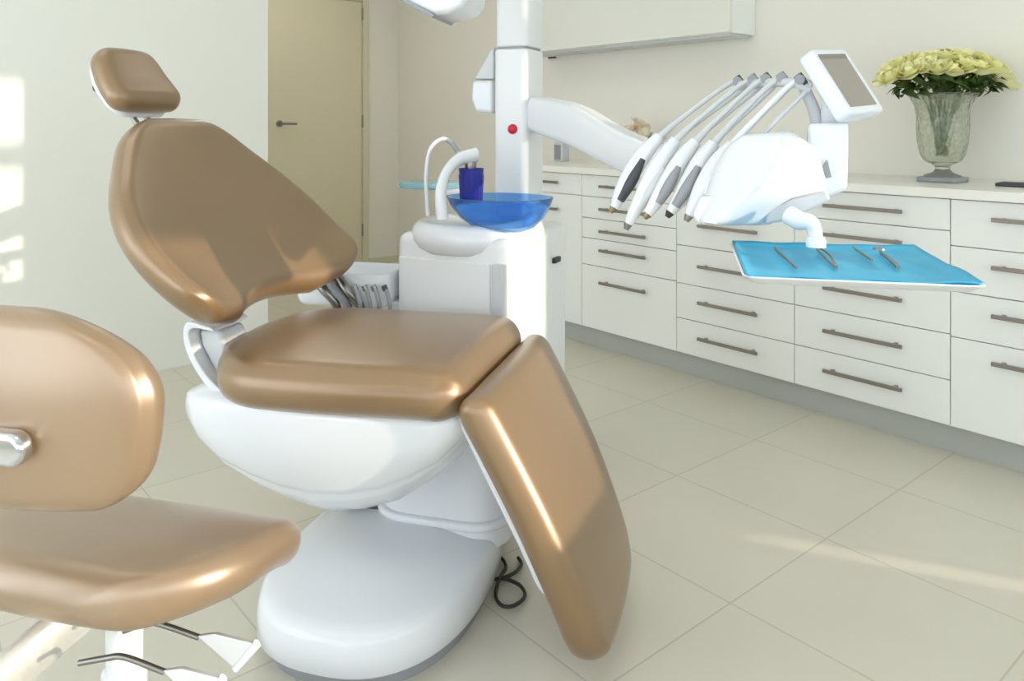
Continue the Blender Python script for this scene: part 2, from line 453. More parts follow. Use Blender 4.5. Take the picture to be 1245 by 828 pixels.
# seat pad
SEATSP = [(-.665, .572), (-.45, .574), (-.25, .578), (-.10, .583), (.0, .578)]
bm = pad(SEATSP, [(0, .265), (.15, .29), (.35, .295), (.6, .29), (1, .275)], .054, .20, .07, crown=.016, seam=.004)
new_obj('seat', bm, M_leather, chair, angle=60)
# leg rest
LEGSP = [(.012, .590), (.088, .455), (.160, .315), (.228, .150), (.262, .035)]
bm = pad(LEGSP, [(0, .275), (.2, .27), (.6, .255), (1, .22)], .040, .03, .10, crown=.014, seam=.0)
new_obj('leg_rest', bm, M_leather, chair, angle=60)
bm = pad([(a-.044, b-.024) for a, b in LEGSP[:-1]], [(0, .22), (.5, .22), (1, .19)], .012, .04, .10, seam=0)
new_obj('leg_rest_shell', bm, M_white, chair, angle=60)
# backrest
def bdish(v, x):
    a = max(0, 1-v/.62)
    return (.075*a*a*(abs(x)/.33)**2.2 + .02*(abs(x)/.3)**2 - .01)
def bshift(v, x):
    a = max(0, 1-v/.5)
    return a*a*(.035*(1-min(1, (x/.17)**2)) )
BACKSP = [(-.600, .680), (-.675, .780), (-.755, .900), (-.84, 1.020), (-.930, 1.165)]
bm = pad(BACKSP, [(0, .365), (.12, .378), (.4, .38), (.6, .335), (.8, .245), (.92, .185), (1, .145)], .040, .10, .085, crown=.012, dish=bdish, shift=bshift, rows=60, seam=.002, nsgn=-1)
new_obj('backrest', bm, M_leather, chair, angle=60)
bm = pad([(a-.036, b-.034) for a, b in BACKSP[1:]], [(0, .20), (.12, .26), (.28, .26), (.5, .225), (.75, .155), (1, .10)], .014, .08, .08, dish=lambda v, x: bdish(v, x)*.95, shift=bshift, seam=0, nsgn=-1)
new_obj('backrest_shell', bm, M_white, chair, angle=60)
# headrest
HEADSP = [(-.980, 1.190), (-1.040, 1.262), (-1.092, 1.352)]
bm = pad(HEADSP, [(0, .125), (.4, .122), (1, .098)], .032, .045, .055, crown=.012, seam=.0, nsgn=-1, dish=lambda v, x: .5*x*x)
new_obj('headrest', bm, M_leather, chair, angle=60)
bm = pad([(a-.026, b-.018) for a, b in HEADSP], [(0, .10), (.5, .105), (1, .075)], .010, .04, .05, seam=0, nsgn=-1, dish=lambda v, x: .5*x*x)
new_obj('headrest_shell', bm, M_white, chair, angle=60)
bm = bmesh.new()
for y in (-.025, .025): tube([(-1.055, y, 1.27), (-1.015, y, 1.17), (-.945, y, 1.08)], .008, bm=bm)
new_obj('headrest_bar', bm, M_steel, chair)
bm = tube([(-1.05, -.06, 1.245), (-1.085, -.06, 1.25)], .006)
tube([(-1.085, -.06, 1.25), (-1.105, -.06, 1.25)], .012, bm=bm)
new_obj('headrest_knob', bm, M_dgrey, chair)
# link between seat and backrest
bm = bmesh.new()
def link(y0, y1, bm):
    outer = catmull([(-.640, 0, .675), (-.708, 0, .682), (-.715, 0, .63), (-.675, 0, .56), (-.60, 0, .49)], 6)
    inner = catmull([(-.630, 0, .665), (-.694, 0, .668), (-.696, 0, .63), (-.655, 0, .565), (-.57, 0, .50)], 6)
    poly = [(p.x, p.z) for p in outer] + [(p.x, p.z) for p in reversed(inner)]
    prism(poly, y0, y1, bm=bm)
link(-.20, -.06, bm)
new_obj('back_link', bm, M_white, chair, bevel=.006)
bm = bmesh.new()
poly = [(-.700, .66), (-.64, .66), (-.60, .57), (-.55, .52), (-.64, .54), (-.69, .62)]
prism(poly, -.17, -.07, bm=bm)
new_obj('link_cover', bm, M_lgrey, chair, bevel=.012)
# shell under the seat
def shell_sec(s, top, bot, w, nn=72, e=2.6):
    pts = []
    zc = top-.02; hh = zc-bot
    for i in range(nn+1):
        a = pi+pi*i/nn
        ca, sa = cos(a), sin(a); g = .985 if min(abs(a-pi-.62), abs(2*pi-.62-a)) < .035 else 1
        ca *= g; sa *= g
        pts.append(Vector((s, w*math.copysign(abs(ca)**(2/e), ca), zc+hh*math.copysign(abs(sa)**(2/e), sa))))
    pts.append(Vector((s, w*.97, top))); pts.append(Vector((s, -w*.97, top)))
    return pts
tab = [(-.745, .50, .462, .08), (-.74, .505, .44, .15), (-.71, .515, .40, .20), (-.66, .525, .35, .235), (-.60, .53, .305, .25), (-.52, .535, .27, .26), (-.44, .535, .247, .265), (-.36, .535, .238, .265),
       (-.28, .535, .25, .262), (-.20, .535, .28, .257), (-.13, .535, .33, .253), (-.07, .535, .385, .245), (-.03, .545, .44, .235), (-.005, .54, .49, .215)]
new_obj('seat_shell', loft([shell_sec(*q) for q in tab]), M_white, chair, angle=70)
# dark joint under the shell
new_obj('lift_joint', BX(-.46, -.35, .10, .30, .14, .185), M_dgrey, chair, bevel=.01)
# column
def sec_r(z, cx, cy, w, d, r): return [Vector((x, y, z)) for x, y in rrect(w, d, r, 7, cx, cy)]
CC = (-.185, .205)
new_obj('column', loft([sec_r(.10, *CC, .35, .29, .09), sec_r(.20, *CC, .34, .28, .09), sec_r(.40, CC[0]+.01, CC[1], .31, .27, .08), sec_r(.52, CC[0]+.02, CC[1], .30, .25, .08)]), M_white, chair, angle=60)
new_obj('column_collar', slab(rrect(.372, .31, .10, 7, *CC), .145, .168, .01, 4), M_white, chair)
# pedestal base
BCX, BCY, BW, BD = -.278, .003, .508, .722
def stad(w, d, n=40, e=2.45, cx=BCX, cy=BCY):
    out = []
    for i in range(n):
        a = 2*pi*i/n; ca, sa = cos(a), sin(a)
        out.append((cx+w/2*math.copysign(abs(ca)**(2/e), ca), cy+d/2*math.copysign(abs(sa)**(2/e), sa)))
    return out
secs = []
for z, k in ((.034, .985), (.04, 1.0), (.08, .998), (.102, .985), (.114, .965), (.121, .935), (.126, .88), (.130, .75), (.137, .6), (.145, .45), (.150, .2)):
    secs.append([Vector((x, y, z)) for x, y in stad(BW*k, BD*k, 64)])
new_obj('base_cover', loft(secs), M_white, chair, angle=60)
new_obj('base_plinth', loft([[Vector((x, y, z)) for x, y in stad(BW*.93, BD*.93, 64)] for z in (0, .04)]), M_grey, chair)

# ================================================================== DENTAL UNIT (spittoon block and tower)
UF = Frame(-.0135, 2.22, 25)       # local origin at the near right corner of the block
unit = fthing('dental_unit', 'white dental unit block with a blue spittoon bowl, faucet and tall tower behind the chair', 'dental unit', UF)
# body, a rounded block
new_obj('body', slab(rrect(.375, .48, .035, 6, -.1875, .24), .02, .825, .03, 5), M_whitem, unit, angle=60)
new_obj('front_door', BX(-.36, -.052, -.006, .02, .10, .755), M_whitem, unit, bevel=.005)
new_obj('edge_strip', BX(-.047, -.008, -.008, .03, .10, .755), M_lgrey, unit, bevel=.006)
new_obj('foot_plinth', BX(-.34, -.02, .02, .44, 0, .03), M_grey, unit, smooth=False)
b = BX(.0005, .012, .335, .385, .705, .722)
new_obj('socket_slot', b, M_black, unit, bevel=.002)
# basin collar: oval dish moulding that overhangs the block
def oval(cx, cy, rx, ry, z, n=48, e=2.3):
    out = []
    for i in range(n):
        a = 2*pi*i/n
        out.append(Vector((cx+rx*math.copysign(abs(cos(a))**(2/e), cos(a)), cy+ry*math.copysign(abs(sin(a))**(2/e), sin(a)), z)))
    return out
prof = [(.70, .765), (.86, .768), (.95, .785), (1.0, .808), (.99, .826), (.955, .845), (.90, .855), (.80, .858), (.72, .852), (.5, .845)]
new_obj('basin_collar', loft([oval(-.185, .185, .195*k, .225*k, z) for k, z in prof]), M_white, unit, angle=60)
# blue bowl: thick glass dish with a raised rim sweeping to the right
bp = UF.P(607, 250, 2.33)
BC = (bp.x, bp.y)
def bowl_ring(k, z, tilt=.0, sh=0.0):
    return [Vector((BC[0]+.03*(1-k)+.165*k*cos(2*pi*i/48), BC[1]+.13*k*sin(2*pi*i/48), z+tilt*k*cos(2*pi*i/48))) for i in range(48)]
outer = [(.10, .836), (.35, .838), (.58, .850), (.78, .876), (.92, .908), (1.0, .938)]
inner = [(.965, .938), (.88, .912), (.74, .883), (.55, .859), (.32, .847), (.08, .845)]
new_obj('spittoon_bowl', loft([bowl_ring(k, z) for k, z in outer+inner]), M_bowl, unit, angle=80)
# faucet arch
f0 = UF.P(538, 266, 2.22); f1 = UF.P(536, 235, 2.22); f2 = UF.P(543, 210, 2.24); f3 = UF.P(558, 194, 2.27); f4 = UF.P(579, 188, 2.30)
new_obj('faucet_arch', tube([f0, f1, f2, f3, f4], [.022, .020, .018, .020, .023], 14, 8, flat=.75), M_white, unit, angle=60)
g = UF.P(572, 196, 2.30)
new_obj('faucet_nozzle', lathe([(.016, -.028), (.018, -.01), (.016, .006)], 16, Matrix.Translation(g)), M_steel, unit)
c = [UF.P(520, 262, 2.34), UF.P(518, 215, 2.34), UF.P(523, 182, 2.34), UF.P(537, 169, 2.34), UF.P(549, 174, 2.34), UF.P(558, 186, 2.32)]
new_obj('rinse_pipe', tube(c, .0062, 10, 8), M_white, unit)
new_obj('pipe_tip', tube([UF.P(543, 170, 2.34), UF.P(550, 175, 2.337), UF.P(557, 185, 2.32)], .0072, 10, 6), M_grey, unit)
# aqua glass dish behind the faucet
q = UF.P(522, 224, 2.55)
gd = thing('glass_tray', 'pale aqua glass dish held behind the white faucet arch', 'tray', UF.o, UF.rot)
new_obj('plate', slab([(x+q.x, y+q.y) for x, y in [(p.x, p.y) for p in oval(0, 0, .095, .075, 0, 36, 3)]], q.z-.012, q.z+.010, .008, 3), M_glass, gd)
new_obj('tray_arm', tube([(q.x+.05, q.y, q.z-.022), (q.x+.10, q.y+.02, q.z-.022), (q.x+.16, q.y+.03, q.z-.03)], .010, 10, 5), M_white, gd)
# tower
TZ = 2.55
t0 = UF.P(603, 230, TZ); t1 = UF.P(643, 230, TZ-.03)
tw = UF.P(633, 200, 2.58)
TX, TY = tw.x-.005, tw.y
new_obj('tower_column', slab(rrect(.118, .15, .022, 5, TX, TY), .80, 1.394, .006, 3), M_whitem, unit, angle=60)
new_obj('tower_head', slab(rrect(.114, .146, .022, 5, TX+.002, TY), 1.402, 2.05, .006, 3), M_whitem, unit, angle=60)
new_obj('tower_joint', slab(rrect(.104, .136, .018, 5, TX, TY), 1.39, 1.406, .001, 2), M_grey, unit)
r_ = UF.P(620, 157, 2.49)
r_ = Vector((r_.x, TY-.075, r_.z))
new_obj('red_button', lathe([(.001, .012), (.010, .011), (.0155, .006), (.0165, 0), (.0165, -.004)], 24, Matrix.Translation(r_) @ Matrix.Rotation(pi/2, 4, 'X')), M_red, unit)
# housing at the left of the tower
pl = []
for px, py in ((604, 138), (604, 98), (573, 98), (571, 120), (578, 136)):
    v = UF.P(px, py, 2.62); pl.append((v.x, v.z))
new_obj('arm_housing', prism(pl, TY-.03, TY+.06), M_white, unit, bevel=.012)
pl = []
for px, py in ((604, 97), (604, 58), (598, 62), (574, 96)):
    v = UF.P(px, py, 2.62); pl.append((v.x, v.z))
new_obj('arm_wedge', prism(pl, TY-.02, TY+.04), M_lgrey, unit, bevel=.006)
# swing arm carrying the delivery head, from the tower to the right and nearer
A0 = at(654, 139, 2.53); A1 = at(700, 152, 2.30); A2 = at(762, 184, 2.05); A3 = at(862, 222, 1.74)
pts = [UF.loc(p) for p in (A0, A1, A2, A3)]
def strap(path, w, hts, n=20):
    """thick rounded box section swept along a path in space"""
    P = catmull(path, 6); hh = catmull([(q, 0, 0) for q in hts], 6)
    secs = []
    for i, p in enumerate(P):
        t = (P[min(i+1, len(P)-1)]-P[max(i-1, 0)]); t.z = 0; t.normalize()
        s = Vector((t.y, -t.x, 0)); hz = hh[i].x
        secs.append([p + s*a + Vector((0, 0, b_)) for a, b_ in rrect(w, hz, min(w, hz)*.35, 4)])
    return loft(secs)


# cup in the bowl
c = at(573, 249, 2.30)
t = thing('cup', 'dark blue plastic cup standing in the blue spittoon bowl under the faucet', 'cup', (c.x, c.y, c.z))
prof = [(.001, 0), (.029, 0), (.031, .004), (.0365, .103), (.0378, .107), (.035, .107), (.0335, .10), (.0285, .008), (.001, .006)]
new_obj('wall', lathe(prof, 32), M_cup, t, angle=60)
bm = bmesh.new()
for k in range(16):
    a = 2*pi*k/16
    tube([(.0315*cos(a), .0315*sin(a), .01), (.0358*cos(a), .0358*sin(a), .088)], .0018, 6, bm=bm)
new_obj('ribs', bm, M_cup, t)

# ================================================================== ASSISTANT TRAY WITH SUCTION TUBES
AF = Frame((430-CX)/F*2.45, 2.45, 12.5)
at_ = fthing('assistant_tray', 'white tubing tray sticking out beside the dental unit, between backrest and seat', 'tray', AF)
z0 = H-(345-CY)/F*2.45
prm = rrect(.30, .20, .03, 5)
secs = [[Vector((x*k, y*k, z)) for x, y in prm] for k, z in ((.90, z0-.05), (.97, z0-.04), (1, z0-.02), (1, z0+.050), (.955, z0+.050), (.93, z0-.01), (.85, z0-.02))]
new_obj('tray_bowl', loft(secs), M_white, at_, angle=60)
new_obj('tray_bracket', BX(.13, .30, -.04, .04, z0-.075, z0-.04), M_white, at_, bevel=.01)
cols = [('grey suction tube leaning at the left end of the white tubing tray', 380, M_steel), ('second suction tube from the left on the white tubing tray', 393, M_grey),
        ('third suction tube from the left on the white tubing tray', 408, M_steel)]
for lab, px, mm in cols:
    p0 = at(px, 332, 2.36); p1 = at(px+12, 350, 2.33); p2 = at(px+26, 366, 2.33); p3 = at(px+34, 382, 2.34)
    t = thing('suction_tube', lab, 'suction tube', p0, 0, 'suction tubes on the white tray')
    new_obj('tube_body', tube([(q-p0) for q in (p0, p1, p2, p3)], [.011, .014, .013, .010], 12, 6), mm, t)
    new_obj('tube_mouth', tube([(at(px-3, 329, 2.36)-p0), (at(px+1, 333.5, 2.36)-p0)], [.013, .014], 12), M_lgrey, t)
for k, px in enumerate((432, 444, 455, 468)):
    p0 = at(px, 350, 2.30)
    t = thing('suction_hose', ['leftmost', 'second from the left', 'third from the left', 'rightmost'][k]+' thin grey hose end at the right of the white tubing tray', 'hose', p0, 0, 'thin hose ends on the white tray')
    new_obj('hose', tube([(at(px+a, c_, z)-p0) for a, c_, z in ((0, 350, 2.30), (3, 357, 2.295), (6, 370, 2.29), (6, 384, 2.30))], .0065, 10, 5), M_grey, t)
    new_obj('collar', tube([(at(px-1.5, 347, 2.30)-p0), (at(px+1, 353, 2.30)-p0)], .0085, 10), M_dgrey if k == 3 else M_steel, t)

# ================================================================== OPERATING LAMP (above, at the top edge)
LFm = Frame((540-CX)/F*2.1, 2.1, 12.5)
lamp = fthing('operating_lamp', 'white operating lamp head hanging at the top edge beside the tower', 'lamp', LFm)
def LP(px, py, y=0.0, Z=2.1):
    v = LFm.P(px, py, Z); return (v.x, v.z)
pl = [LP(*q) for q in ((496, 2), (540, 24), (556, 23), (574, 17), (583, 6), (586, -14), (570, -42), (530, -56), (500, -40), (486, -12))]
new_obj('lamp_head', prism(pl, -.09, .09), M_white, lamp, bevel=.022, seg=4)
pl = [LP(*q) for q in ((492, 2), (537, 26.5), (541, 23.5), (497, -1))]
new_obj('lamp_lens', prism(pl, -.085, .085), M_grey, lamp, bevel=.001)
tw_w = UF.o + UF.ax*TX + UF.ay*TY
tl = LFm.loc(Vector((tw_w.x, tw_w.y, 1.95)))
st = LP(572, -25)
new_obj('lamp_arm', tube([(st[0], 0, st[1]), (st[0]+.03, .05, st[1]+.12), (tl.x-.05, tl.y-.08, 1.86), (tl.x, tl.y-.10, 1.86)], .022, 12, 6), M_white, lamp)

# ================================================================== DELIVERY HEAD
DF = Frame(.50, 1.50, 20)
head = fthing('delivery_head', 'white delivery head on the swing arm, with hanging handpieces and a small screen', 'delivery unit', DF)
def DP(px, py, Z=1.5):
    v = DF.P(px, py, Z); return (v.x, v.z)
pl = [DP(*q) for q in ((850, 272), (856, 240), (866, 205), (884, 178), (905, 166), (935, 163), (960, 160), (978, 166), (992, 190), (1000, 222), (1004, 236), (985, 246), (960, 262), (935, 274))]
secs = []
Lp = catmull([(x, y, 0) for x, y in ((903, 164), (882, 180), (865, 210), (855, 242), (849, 272))], 6)
Rp = catmull([(x, y, 0) for x, y in ((962, 159), (988, 178), (1001, 208), (1001, 240), (936, 275))], 6)
nr = len(Lp)
for i in range(nr):
    v = i/(nr-1); rx_ = .80*(1-v)+.22*v
    Lw_, Rw_ = Lp[i], Rp[i]
    kz = sqrt(max(0, 1-max(0, abs(2*v-1)-.86)**2/.14**2)) if abs(2*v-1) > .86 else 1
    ring = []
    for j in range(17):
        u = j/16
        d = u-rx_
        wpx = (Rw_-Lw_).length*1.5/955
        dep = -.10 + (.60*-d if d < 0 else 1.05*d)*wpx + .035*math.exp(-(d/.10)**2)*wpx*0
        e_ = min(u, 1-u)/.06
        dep += .02*(1-min(1, e_))**2
        q = Lw_.lerp(Rw_, u)
        x_, z_ = DP(q.x, q.y)
        ring.append(Vector((x_, .02+(dep-.02)*(.75+.25*kz), z_)))
    back = [Vector((p.x*.97+.03*ring[8].x, .16, p.z)) for p in reversed(ring)]
    secs.append(ring+back)
new_obj('console_body', loft(secs), M_white, head, angle=75)
pl = [DP(*q) for q in ((930, 272), (934, 254), (965, 240), (1005, 232), (1009, 240), (960, 266))]
new_obj('console_foot', prism(pl, -.02, .14), M_lgrey, head, bevel=.006)
pl = [DP(*q, 1.6) for q in ((982, 150), (1029, 149), (1027, 226), (1006, 236), (990, 240), (980, 190))]
new_obj('screen_bracket', prism(pl, .06, .16), M_white, head, bevel=.008)
pl = [DP(*q, 1.6) for q in ((994, 205), (1004, 192), (1009, 212), (999, 214))]
new_obj('bracket_inset', prism(pl, .056, .061), M_grey, head, smooth=False)
pl = [DP(*q) for q in ((760, 180), (800, 166), (880, 164), (900, 172), (880, 200), (860, 250), (830, 262), (760, 255), (748, 240))]
new_obj('holder_cradle', prism([DP(*q) for q in ((842, 262), (852, 238), (880, 236), (880, 268), (850, 272))], -.06, .15), M_white, head, bevel=.006)
new_obj('swing_arm', strap([DF.loc(p) for p in (A0, A1, A2, A3)], .085, [.115, .125, .105, .09]), M_white, head, angle=60)
# hanger bar with rollers
hb = bmesh.new()
HANG = [(897, 99, 1.72), (915, 97, 1.68), (931, 96, 1.64), (950, 95, 1.60), (972, 97, 1.56)]
hp = [DF.P(x, y+5, z) for x, y, z in HANG]
tube([hp[0]] + hp[1:] + [DF.P(984, 108, 1.56)], .010, 10, bm=hb)
tube([DF.P(978, 108, 1.57), DF.P(990, 135, 1.58), DF.P(994, 160, 1.59)], .012, 10, 4, bm=hb)
new_obj('hanger_bar', hb, M_lgrey, head)
for x, y, z in HANG:
    v = DF.P(x, y, z)
    new_obj('hanger_roller', lathe([(.004, -.012), (.010, -.012), (.0075, 0), (.010, .012), (.004, .012)], 16, Matrix.Translation(v) @ Matrix.Rotation(pi/2, 4, 'X')), M_grey, head)
# monitor
# local screen plane from its four photo corners at their own distances
c_tl = DF.P(992, 61, 1.52); c_tr = DF.P(1031, 59, 1.60); c_br = DF.P(1073, 134, 1.53); c_bl = DF.P(1029, 137, 1.45)
ex = ((c_tr-c_tl)+(c_br-c_bl))*.5; ey = ((c_tl-c_bl)+(c_tr-c_br))*.5
cc = (c_tl+c_tr+c_br+c_bl)*.25
nx = ex.normalized(); nz = ex.cross(ey).normalized(); ny = nz.cross(nx).normalized()
if nz.y > 0: nz = -nz
MM = Matrix(((nx.x, ny.x, nz.x, cc.x), (nx.y, ny.y, nz.y, cc.y), (nx.z, ny.z, nz.z, cc.z), (0, 0, 0, 1)))
mw, mh = ex.length*1.02, ey.length*1.02
def mslab(w, h, r, z0, z1, rr=.004, cx=0, cy=0):
    bm = slab(rrect(w, h, r, 5, cx, cy), z0, z1, rr, 3)
    bmesh.ops.transform(bm, matrix=MM, verts=bm.verts); return bm
new_obj('screen_housing', mslab(mw, mh, .012, -.035, 0, .006), M_white, head)
new_obj('screen', mslab(mw*.76, mh*.80, .002, -.001, .0012, .0004, -mw*.03), M_screen, head, smooth=False)
new_obj('screen_header', mslab(mw*.76, mh*.07, .001, .0013, .0018, .0002, -mw*.03, mh*.365), M_screenband, head, smooth=False)
# back shell and neck
p1 = DF.P(1000, 72, 1.535); p2 = DF.P(1010, 105, 1.51); p3 = DF.P(1018, 130, 1.50); p4 = DF.P(1013, 152, 1.50)
new_obj('screen_back', tube([DF.P(993, 72, 1.56), DF.P(1001, 90, 1.555), DF.P(1013, 116, 1.54), DF.P(1020, 130, 1.53)], [.020, .024, .022, .016], 16, 6), M_white, head)
new_obj('screen_neck', tube([DF.P(1014, 124, 1.54), DF.P(1012, 142, 1.57), DF.P(1010, 156, 1.60)], .023, 16, 3), M_white, head)
# tray arm
new_obj('tray_arm', tube([DF.P(960, 262, 1.44), DF.P(972, 268, 1.42), DF.P(985, 270, 1.40), DF.P(990, 280, 1.40), DF.P(992, 294, 1.40)], [.018, .017, .014, .013, .013], 14, 5), M_white, head)
new_obj('tray_clamp', lathe([(.001, .012), (.014, .012), (.017, .006), (.017, -.006)], 20, Matrix.Translation(DF.P(992, 296, 1.39))), M_white, head)

# tray
TH = .916
TL = .337; TD = .37
TF = Frame(.355+TL/2*.976, 1.20-TL/2*.217+.0, 12.5, TH)
tray = fthing('instrument_tray', 'flat white-rimmed instrument tray below the delivery head', 'tray', TF)
def tray_pts(w, d): return [(x, y+TD/2) for x, y in rrect(w, d, .022, 5)]
b = bmesh.new()
S = []
for w_, d_, z in ((TL-.05, TD-.05, -.011), (TL-.02, TD-.02, -.0095), (TL, TD, .0), (TL+.004, TD+.004, .001), (TL-.002, TD-.002, .003), (TL-.02, TD-.02, -.0065), (TL-.05, TD-.05, -.0075)):
    S.append([Vector((x, y, z)) for x, y in tray_pts(w_, d_)])
new_obj('tray_pan', loft(S), M_whitem, tray, angle=60)
new_obj('tray_stem', lathe([(.012, -.035), (.02, -.03), (.02, -.0115)], 16, Matrix.Translation((0, TD*.5, 0))), M_white, tray)
# blue liner, slightly creased paper lying in the tray and turned up over its short ends
N1, N2 = 40, 40
bm = bmesh.new(); top = []
for i in range(N1+1):
    row = []
    for j in range(N2+1):
        x = (i/N1-.5)*(TL-.004); y = (j/N2)*(TD-.006)+.003
        ed = min(x+TL/2, TL/2-x, y, TD-y)
        z = -.0045+max(0, (.022-ed)/.022)**1.5*.0105 + .0012*sin(x*60+y*9)*sin(y*38+1)
        z += .0035*math.exp(-((x-.145)/.03)**2)*(1+sin(y*20))*.5
        row.append(bm.verts.new((x, y, z)))
    top.append(row)
for i in range(N1):
    for j in range(N2): bm.faces.new((top[i][j], top[i+1][j], top[i+1][j+1], top[i][j+1]))
ln = new_obj('tray_liner', bm, M_blue, None, angle=80)
ln.location = TF.o; ln.rotation_euler = (0, 0, TF.rot)
so_ = ln.modifiers.new('thick', 'SOLIDIFY'); so_.thickness = .0012; so_.offset = 1
tag(ln, 'bright blue paper liner spread over the instrument tray', 'tray liner')
# instruments lying on the liner: probe, tweezers, mirror, scaler (positions from the photo)
def on_tray(px, py):
    z = TH+.004
    Z = (H-z)*F/(py-CY)
    return TF.P(px, py, Z)
def instr(name, label, pts, rad, tipm=None, extra=None):
    P = [on_tray(*q) for q in pts]
    t = thing(name, label, 'dental instrument', TF.o, TF.rot, 'instruments on the blue tray')
    new_obj('handle', tube(P, rad, 10, 4), M_steel, t)
    e = P[0]; d = (P[0]-P[1]).normalized()
    new_obj('tip', tube([e, e+d*.018+Vector((0, 0, .002)), e+d*.026+Vector((.004, 0, .005))], [.0018, .0012, .0006], 8, 3), M_steel, t)
    if extra: extra(t, P, d)
    return t
instr('dental_probe', 'thin steel probe at the left end of the blue tray', [(944, 304), (952, 311), (968, 325)], .0028)
def arm2(t, P, d):
    s = Vector((d.y, -d.x, 0))*.012
    new_obj('second_arm', tube([P[0]+d*.01, P[0]+s*.7, P[1]+s, P[2]], .002, 8, 4), M_steel, t)
instr('tweezers', 'steel tweezers lying second from the left on the blue tray', [(994, 303), (1002, 312), (1017, 325)], .0024, extra=arm2)
instr('dental_scaler', 'dark thin scaler lying in the middle of the blue tray', [(1040, 303), (1048, 308), (1060, 316)], .0022)
def mir(t, P, d):
    new_obj('mirror_head', lathe([(.001, .003), (.010, .003), (.011, 0), (.001, -.001)], 20, Matrix.Translation(P[0]+d*.024+Vector((0, 0, .003)))), M_steel, t)
instr('mouth_mirror', 'steel mouth mirror lying right of the middle of the blue tray', [(1072, 308), (1080, 314), (1092, 325)], .0034, extra=mir)

# handpieces hanging from the holder, hoses running up to the rollers
HPS = [
 ('leftmost handpiece of the row, with a dark grey grip', [(802, 166), (786, 184), (768, 210), (756, 232), (747, 252)], 1.62, M_dgrey, (775, 193, 751, 243), (742, 258)),
 ('second handpiece from the left, pale blue-grey and reaching lowest', [(822, 170), (808, 190), (792, 216), (778, 244), (764, 272)], 1.58, M_lgrey, (800, 204, 776, 250), (761, 279)),
 ('third handpiece from the left, grey grip and brass-coloured end', [(846, 172), (830, 192), (814, 218), (802, 238), (788, 260)], 1.54, M_grey, (818, 202, 797, 246), (783, 265)),
 ('fourth handpiece from the left, grey grip and black end', [(868, 174), (852, 196), (838, 222), (828, 240), (815, 258)], 1.50, M_grey, (842, 202, 818, 250), (811, 264)),
 ('rightmost handpiece of the row, white with a silver end', [(890, 176), (872, 198), (858, 222), (848, 242), (838, 262)], 1.46, M_white, (868, 205, 852, 236), (834, 269))]
M_brass = mat('brass_end', rgb(150, 132, 100), .35, .6, noise=(20, rgb(140, 120, 90), .4))
for k, (lab, pts, Z_, mg, (gx0, gy0, gx1, gy1), tip) in enumerate(HPS):
    Z = Z_+.10
    o = at(pts[-1][0], pts[-1][1], Z)
    t = thing('handpiece', lab, 'handpiece', o, 0, 'handpieces hanging from the delivery head')
    Lw = [at(x, y, Z)-o for x, y in pts]
    new_obj('body', tube(Lw, [.0125, .0175, .019, .0165, .010], 16, 8), M_white, t)
    off = W(-.0, -.010)       # the grip is a sleeve set slightly forward
    g0 = at(gx0, gy0, Z)-o; g1 = at(gx1, gy1, Z)-o; gm = at((gx0+gx1)/2-.5, (gy0+gy1)/2+1, Z)-o
    new_obj('grip', tube([g0+W(.009, -.012), gm+W(.008, -.014), g1+W(.004, -.008)], [.008, .0125, .0095], 14, 8), mg, t)
    tp = at(tip[0], tip[1], Z)-o
    new_obj('nose', tube([Lw[-1], (Lw[-1]+tp)*.5, tp], [.0098, .0075, .005], 12, 3), [M_brass, M_steel, M_brass, M_black, M_steel][k], t)
    hx, hy, hz = HANG[k]
    v = at(hx, hy-2, hz)-o
    mid = (Lw[0]*.55+v*.45)+Vector((0, 0, .006))
    new_obj('hose', tube([Lw[0]*.9+Lw[1]*.1, Lw[0]*.8+v*.2+Vector((0, 0, .004)), mid, Lw[0]*.2+v*.8+Vector((0, 0, .006)), v], [.0085, .0065, .0055, .0055, .006], 12, 6), M_lgrey if k != 4 else M_white, t)
    # return hose falling back under the head
    new_obj('return_hose', tube([v, v+W(.02, -.005, -.012), v*.75+Lw[0]*.25+W(.035, 0, -.005), v*.4+Lw[0]*.6+W(.036, 0, -.004), Lw[0]+W(.03, 0, -.012)], .0045, 10, 6), M_lgrey, t)
    new_obj('hose_end', tube([v+W(-.004, 0, .006), v+W(.010, 0, -.012)], .0095, 12), M_grey if k % 2 else M_dgrey, t)

# ================================================================== STOOL
STX, STZ, STA = -.575, 1.22, 15
SF = Frame(STX, STZ, STA)
stool = fthing('operator_stool', 'bronze leather stool with polished metal fittings in the left foreground', 'stool', SF)
# local y points away from the camera: the stool faces +y
sw = lambda q: Vector((q.y, q.x, q.z))
bm = pad([(-.205, .527), (-.08, .515), (.06, .483), (.195, .408)], [(0, .235), (.5, .233), (1, .205)], .033, .17, .16, crown=.012, seam=.0, P3=sw,
         dish=lambda v, x: .25*x*x)
new_obj('seat', bm, M_leather_glare, stool, angle=60)
def wrap(q):
    x = q.y
    return Vector((x, q.x + 1.1*x*x, q.z))
bm = pad([(-.255, .683), (-.262, .76), (-.262, .84), (-.245, .925)], [(0, .185), (.4, .208), (.75, .20), (1, .155)], .026, .055, .115, crown=.006, seam=.003, P3=wrap, seamang=35)
new_obj('backrest', bm, M_leather_glare, stool, angle=60)
bm = slab(rrect(.125, .040, .0195, 6, .035, 0), 0, .022, .007, 4)
bmesh.ops.transform(bm, matrix=Matrix.Translation((0, -.288, .775)) @ Matrix.Rotation(pi/2, 4, 'X'), verts=bm.verts)
new_obj('back_plate', bm, M_chrome, stool, angle=60)
M_alu = mat('cast_aluminium', rgb(226, 224, 218), .3, .55, noise=(60, rgb(206, 202, 192), .4), bump=(90, .2, .002))
